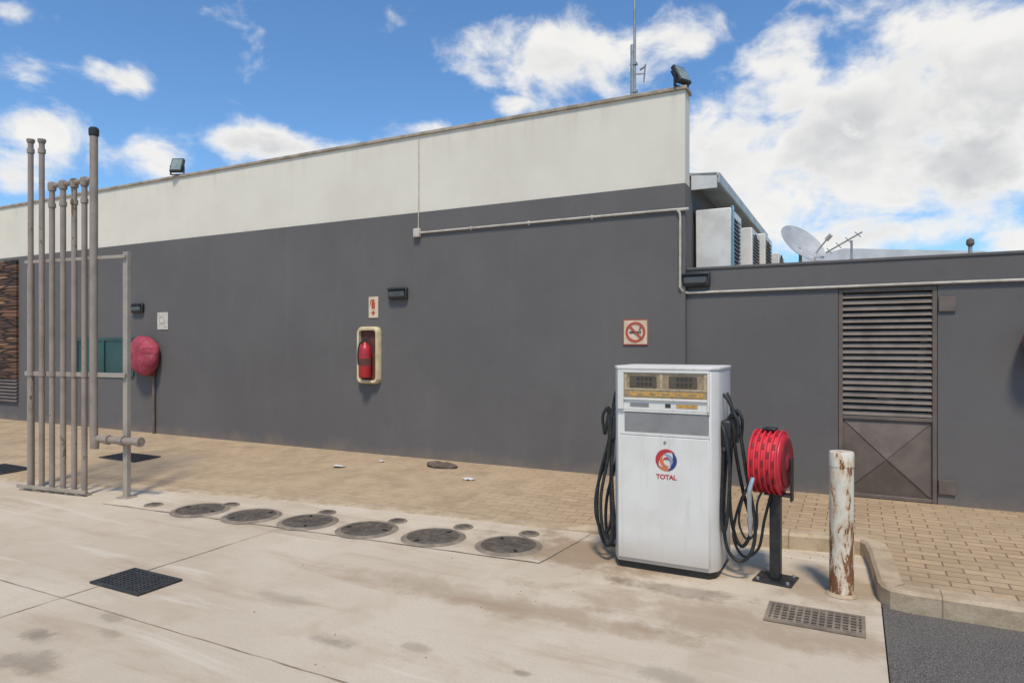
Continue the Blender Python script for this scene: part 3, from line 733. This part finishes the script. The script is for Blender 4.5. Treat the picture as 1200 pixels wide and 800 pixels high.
hose([(L, .12, 1.22), (L-.03, .10, 1.1), (L-.06, .10, .8), (L-.11, .08, .5), (L-.09, .06, .25), (L-.03, .05, .16), (L-.01, .06, .35), (L-.03, .1, .7), (L-.03, .14, .95)])
r_ = -L
hose([(r_, .2, 1.30), (r_+.05, .18, 1.24), (r_+.12, .16, 1.05), (r_+.17, .14, .75), (r_+.23, .12, .42), (r_+.21, .10, .22), (r_+.13, .10, .14), (r_+.04, .1, .24), (r_+.02, .12, .55), (r_+.04, .14, .95)])
hose([(r_, .36, 1.30), (r_+.04, .34, 1.18), (r_+.07, .3, .9), (r_+.13, .26, .6), (r_+.19, .24, .36), (r_+.14, .2, .22), (r_+.08, .2, .3), (r_+.04, .24, .55), (r_+.04, .34, .98)])
hose([(r_, .12, 1.10), (r_+.04, .08, 1.0), (r_+.07, .06, .8), (r_+.06, .05, .5), (r_+.03, .06, .34), (r_+.01, .08, .5), (r_+.02, .12, .9)])

# ------------------------------------------------------------------ red hose reel on post
g_ = G(909, 679)
t = thing('air_hose_reel', 'round ribbed red air hose reel on a black post beside the pump', 'hose reel', g_, R(-8))
MB().b2(-.13, .13, -.12, .12, 0, .012).build('base_plate', M['black'], t, bevel=.003)
m = MB(); m.b2(-.035, .035, -.035, .035, .012, .60); m.build('post', M['black'], t, bevel=.005)
for s in (-1, 1):
    for q in (-1, 1): MB().cyl((s*.1, q*.09, .012), (s*.1, q*.09, .028), .012, seg=6).build('bolt', M['galv'], t)
rc = .83; rr = .215
Mx = Matrix.Translation((-.04, 0, rc)) @ Matrix.Rotation(R(90), 4, 'Y')
m = MB(); m.lathe([(0, -.112), (rr*.8, -.112), (rr*.93, -.10), (rr*.96, -.08), (rr*.96, .08), (rr*.93, .10), (rr*.8, .112), (0, .112)], 48, Mx); hs = m.build('housing', M['reel'], t)
for k in range(6):
    x = -.0875+k*.035; m = MB(); m.lathe([(rr*.955, x-.0075), (rr*1.05, x-.0055), (rr*1.05, x+.0055), (rr*.955, x+.0075)], 56, Mx)
    m.build('rib', M['reel'], hs)
for j in range(9):      # dark red boxes between the ribs, slot shade put into their colour
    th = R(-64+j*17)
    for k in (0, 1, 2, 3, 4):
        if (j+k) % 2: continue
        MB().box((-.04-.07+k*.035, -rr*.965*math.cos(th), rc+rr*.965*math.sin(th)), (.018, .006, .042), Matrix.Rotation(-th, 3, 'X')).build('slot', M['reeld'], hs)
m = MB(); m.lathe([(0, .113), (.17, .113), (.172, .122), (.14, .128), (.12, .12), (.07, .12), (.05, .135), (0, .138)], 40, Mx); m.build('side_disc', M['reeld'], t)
m = MB(); m.box((.108, 0, rc-.11), (.014, .06, .30)); m.build('bracket', M['black'], t, bevel=.003)
m = MB(); m.box((.02, 0, .607), (.18, .1, .014)); m.build('mounting_plate', M['black'], t, bevel=.003)
m = MB(); m.b2(-.08, .01, -.05, .04, rc+rr+.008, rc+rr+.028); m.build('handle', M['black'], t, bevel=.008)
MB().tube([(-.10, -.20, .74), (-.115, -.23, .66), (-.12, -.22, .55), (-.118, -.21, .46)], .016, 8).build('air_hose', M['alu'], t)
m = MB(); m.cyl((-.118, -.21, .46), (-.116, -.21, .34), .02, .010); m.build('chuck', M['alu'], t)
MB().tube([(-.1, -.17, .75), (-.2, -.16, .55), (-.26, -.12, .3), (-.2, -.08, .15), (-.1, -.07, .22), (-.06, -.07, .42), (-.02, -.06, .6)], .010, 8).build('water_hose', M['rubber'], t)
MB().tube([(-.12, -.14, .70), (-.17, -.18, .60), (-.20, -.19, .42), (-.15, -.17, .30), (-.09, -.15, .38), (-.09, -.14, .55), (-.06, -.12, .64)], .008, 8).build('water_hose', M['rubber'], t)

# ------------------------------------------------------------------ bollard
g_ = G(986, 699)
t = thing('bollard', 'white steel bollard with rust patches beside the kerb corner', 'bollard', (g_.x, g_.y+.05, 0))
m = MB(); m.lathe([(.074, 0), (.0735, .05), (.074, .5), (.074, .90), (.071, .925), (0, .93)], 32)
m.build('post', M['bollard'], t)
MB().lathe([(.0745, .85), (.077, .853), (.077, .935), (.073, .948), (0, .953)], 32).build('cap', M['bollard'], t)
MB().lathe([(.075, .003), (.10, .003), (.085, .012), (.075, .02)], 32).build('base_collar', M['kerb'], t)

# ------------------------------------------------------------------ roof equipment
def flood(loc, label, rz, tilt, sc=1):
    t = thing('floodlight', label, 'floodlight', loc, rz, 'black floodlights on top of the wall'); t.scale = (sc, sc, sc)
    m = MB(); m.b2(-.12, .12, -.02, .02, 0, .012); m.b2(-.12, -.11, -.02, .02, .012, .16); m.b2(.11, .12, -.02, .02, .012, .16); m.build('bracket', M['black'], t)
    Rx = Matrix.Rotation(tilt, 3, 'X')
    h = MB().box((0, 0, .16), (.21, .06, .26), Rx).build('lamp_housing', M['black'], t, bevel=.008)
    c = Rx @ Vector((0, -.032, 0)); MB().box((c.x, c.y, c.z+.16), (.17, .006, .21), Rx).build('glass', M['glassl'], h)
    for k in range(6):
        c = Rx @ Vector((-.08+k*.032, .045, 0)); MB().box((c.x, c.y, c.z+.16), (.006, .035, .2), Rx).build('cooling_fin', M['black'], h)
    return t
flood(Vector((W(209, 193, D).x, D-.02, ZT+.045)), 'black floodlight on the wall top at left', R(25), R(-22))
flood(Vector((W(797, 95, D).x, D+.05, ZT+.045)), 'black floodlight on the wall top at its right corner', R(62), R(-28), .9)
# antenna
q = W(741, 100, 8.3)
t = thing('antenna_mast', 'thin metal antenna mast rising behind the white wall top', 'antenna', (q.x, 8.3, 3.5))
MB().cyl((0, 0, 0), (0, 0, 2.0), .024).build('mast', M['galv'], t)
MB().cyl((.03, 0, 1.3), (.03, 0, 3.3), .017).build('whip', M['galv'], t)
for z in (1.75, 1.4): MB().box((.02, 0, z), (.09, .05, .03)).build('clamp', M['galv'], t)
m = MB(); m.cyl((.03, 0, 1.62), (.17, 0, 1.60), .008); m.cyl((.15, 0, 1.50), (.17, 0, 1.72), .01); m.cyl((.10, 0, 1.66), (.18, .0, 1.70), .012); m.build('dipole', M['galv'], t)
# AC units behind parapet
def ac(y0, label, tall=.74, z0=2.5, dep=.78, dx=0):
    t = thing('air_conditioner', label, 'air conditioner', (-1.46+dx, y0, z0), 0, 'air conditioner units on the low roof')
    cb = MB().b2(-.20, .20, 0, dep, 0, tall).build('casing', M['acw'], t, bevel=.012)
    Mf = Matrix.Translation((.2015, dep*.46, tall*.5)) @ Matrix.Rotation(R(90), 4, 'Y')
    MB().lathe([(0, .0), (dep*.36, .0)], 32, Mf).build('fan_opening', M['pit'], t)
    m = MB()
    for k in range(13): m.b2(.203, .212, .05, dep-.12, .06+k*(tall-.12)/13, .06+k*(tall-.12)/13+.014)
    m.build('grille', M['acg'], t)
    for y in (.1, dep-.1): MB().b2(-.2, .2, y-.02, y+.02, -.12, 0).build('foot', M['galv'], t)
    return t
labs = ['white air conditioner nearest the tall wall corner, its plain end facing the forecourt', 'second air conditioner back in the row on the low roof', 'third air conditioner back in the row on the low roof', 'farthest air conditioner in the row on the low roof']
ac(7.95, labs[0]); ac(8.95, labs[1], .66, 2.5, .80, .10); ac(10.0, labs[2], .74, 2.5, .85, .14); ac(11.3, labs[3], .62, 2.5, .9, .20)
t = thing('refrigerant_pipe', 'pale blue upright pipe at the edge of the nearest air conditioner', 'pipe', (0, 0, 0))
MB().tube([(-1.235, 7.95, 2.4), (-1.235, 7.93, 2.8), (-1.235, 7.93, 3.15), (-1.24, 7.96, 3.24), (-1.26, 8.0, 3.255)], .013, 8).build('pipe', M['blue'], t)
# dish
q = W(938, 290, 10.0)
t = thing('satellite_dish', 'grey satellite dish on the low roof beside the air conditioners', 'satellite dish', (q.x, 10.0, 2.38))
zc = q.z-2.38
MB().tube([(0, 0, 0), (0, 0, zc-.1), (-.02, 0, zc)], .022, 8, 1).build('mast', M['galv'], t)
Md = Matrix.Translation((-.02, 0, zc)) @ Matrix.Rotation(R(-38), 4, 'Z') @ Matrix.Rotation(R(52), 4, 'Y')
m = MB(); m.lathe([(0, 0), (.1, .008), (.2, .032), (.3, .075), (.34, .096), (.342, .090), (.3, .066), (.2, .022), (.1, -.004), (0, -.012)], 40, Md); m.build('reflector', M['dish'], t)
tip = Vector((.36, -.12, zc+.10)); MB().tube([Md @ Vector((.33, 0, .09)), Vector((.2, -.08, zc-.1)), tip], .010, 6, 4).build('feed_arm', M['galv'], t)
d_ = (Md.to_3x3() @ Vector((0, 0, 1))).normalized(); m = MB(); m.cyl(tip-d_*.05, tip+d_*.05, .03); m.build('receiver', M['acw'], t)
q = W(998, 292, 9.6)
t = thing('tv_antenna', 'small wire television antenna beside the satellite dish', 'antenna', (q.x, 9.6, 2.38))
m = MB(); m.cyl((0, 0, 0), (0, 0, .62), .014); m.build('mast', M['galv'], t)
m = MB(); m.tube([(-.3, 0, .48), (.12, 0, .72)], .010, 6, 1)
for k in range(4):
    c = Vector((-.26+k*.11, 0, .503+k*.063)); m.tube([c+Vector((0.03, -.12, -.05)), c+Vector((-.03, .12, .05))], .006, 6, 1)
m.build('boom', M['galv'], t)
q = W(1137, 290, 9)
t = thing('roof_vent', 'small dark vent cowl above the low parapet near the gate', 'vent', (q.x, 9, 2.38))
m = MB().cyl((0, 0, 0), (0, 0, .42), .02); m.build('stack', M['galv'], t)
m = MB().lathe([(.02, .38), (.042, .41), (.035, .46), (0, .48)], 16); m.build('cowl', M['gate'], t)
# pale roof behind
t = thing('rear_building', 'building behind the low roof showing only its pale sheet roof', 'building', (0, 0, 0))
MB().b2(-.9, 2.3, 16.2, 20, 0, 3.35).build('wall', M['ww'], t, smooth=False)
m = MB(); m.plate([(-1.1, 3.38), (2.5, 3.38), (2.3, 3.52), (-.2, 3.74), (-1.1, 3.56)], 16, 20.4); m.build('roof', M['roofw'], t, smooth=False)

# ------------------------------------------------------------------ world
w = bpy.data.worlds.new('World'); bpy.context.scene.world = w; w.use_nodes = True
nt = w.node_tree; nt.nodes.clear()
class WN(NT):
    def __init__(s, t): s.t = t
s = WN(nt)
tc = s.n('ShaderNodeTexCoord'); dirv = tc.outputs['Generated']
EL, AZ = R(60), math.atan2(.42, -.9)
sky = s.n('ShaderNodeTexSky'); sky.sky_type = 'NISHITA'; sky.sun_disc = False; sky.sun_elevation = EL; sky.sun_rotation = AZ
sky.air_density = 1.0; sky.dust_density = .5; sky.ozone_density = 2.5
xyz = s.sep(dirv)
az = s.math('ARCTAN2', xyz[0], xyz[1]); el = s.math('ARCSINE', xyz[2])
def azel(u, v):
    d = ray(u, v); return math.atan2(d.x, d.y), math.atan2(d.z, math.hypot(d.x, d.y))
blobs = [(1010, 150, 210, 105, 1.15), (1150, 90, 150, 85, 1.15), (860, 180, 95, 85, 1.0), (930, 70, 80, 45, .8), (1100, 190, 190, 60, 1.1), (665, 75, 110, 48, 1), (600, 122, 40, 14, .8), (800, 45, 60, 26, .7),
         (40, 148, 68, 24, .85), (140, 92, 46, 18, .85), (25, 85, 42, 15, .7), (190, 180, 44, 32, .92), (15, 208, 45, 26, .85), (345, 174, 95, 19, 1.0), (500, 150, 34, 9, .7), (20, 15, 36, 10, .5),
         (1010, 275, 160, 26, .95), (1190, 285, 60, 30, .8), (1060, 20, 80, 25, .6), (900, 240, 60, 40, .9)]
tot = None
for u, v, ru, rv, a in blobs:
    a0, e0 = azel(u, v); a1, e1 = azel(u+ru, v-rv); ra, re = abs(a1-a0), math.atan(rv/F)
    X = s.math('POWER', s.math('DIVIDE', s.math('SUBTRACT', az, a0), ra), 2); Y = s.math('POWER', s.math('DIVIDE', s.math('SUBTRACT', el, e0), re), 2)
    gsn = s.math('MULTIPLY', s.math('EXPONENT', s.math('MULTIPLY', s.math('ADD', X, Y), -1.0)), a)
    tot = gsn if tot is None else s.math('MAXIMUM', tot, gsn)
def cvec(de, da=0):
    c = s.n('ShaderNodeCombineXYZ'); s.l(s.math('ADD', az, da), c.inputs[0]); s.l(s.math('MULTIPLY', s.math('ADD', el, de), 1.5), c.inputs[1]); return c.outputs[0]
n0 = s.noise(cvec(0), 10, 10, .58, .25); n1 = s.noise(cvec(.03, .012), 10, 4, .45, .25)
nb = s.noise(cvec(.0, 3), 4, 3, .45)
dens = s.math('ADD', n0, s.math('MULTIPLY', tot, .44))
mask = s.ramp(dens, .60, .88)
thick = s.ramp(dens, .72, 1.02)
sh = s.math('MULTIPLY', s.ramp(s.math('SUBTRACT', n1, n0), -.12, .14), thick)
sh = s.math('ADD', s.math('MULTIPLY', sh, .38), s.math('MULTIPLY', s.math('MULTIPLY', s.ramp(nb, .38, .66), s.ramp(dens, .80, 1.1)), .65), clamp=True)
ccol = s.mix(sh, (1.0, .985, .95), (.56, .57, .60))
tint = s.mix(1.0, sky.outputs[0], (.70, .97, 1.16), 'MULTIPLY')
bg1 = s.n('ShaderNodeBackground'); s.l(tint, bg1.inputs[0]); bg1.inputs[1].default_value = .145
bg2 = s.n('ShaderNodeBackground'); s.l(ccol, bg2.inputs[0]); bg2.inputs[1].default_value = .93
mx = s.n('ShaderNodeMixShader'); s.l(s.math('MULTIPLY', mask, .97), mx.inputs[0]); s.l(bg1.outputs[0], mx.inputs[1]); s.l(bg2.outputs[0], mx.inputs[2])
out = s.n('ShaderNodeOutputWorld'); s.l(mx.outputs[0], out.inputs[0])
# sun
sd = Vector((math.sin(AZ)*math.cos(EL), math.cos(AZ)*math.cos(EL), math.sin(EL)))
lt = bpy.data.lights.new('sun', 'SUN'); lt.energy = 3.15; lt.angle = R(9); lt.color = (1, .90, .76)
so = bpy.data.objects.new('sun', lt); C.objects.link(so); so.rotation_euler = sd.to_track_quat('Z', 'Y').to_euler(); so.location = (3, -6, 12)
# camera
cam = bpy.data.cameras.new('camera'); co = bpy.data.objects.new('camera', cam); C.objects.link(co)
co.location = (0, 0, H); co.rotation_euler = (R(90), 0, TH); cam.sensor_width = 36; cam.lens = F/1200*36; cam.shift_y = 5/1200; cam.clip_end = 2000; cam.clip_start = .05
bpy.context.scene.camera = co
vs_ = bpy.context.scene.view_settings; vs_.view_transform = 'Standard'; vs_.look = 'None'; vs_.exposure = 0
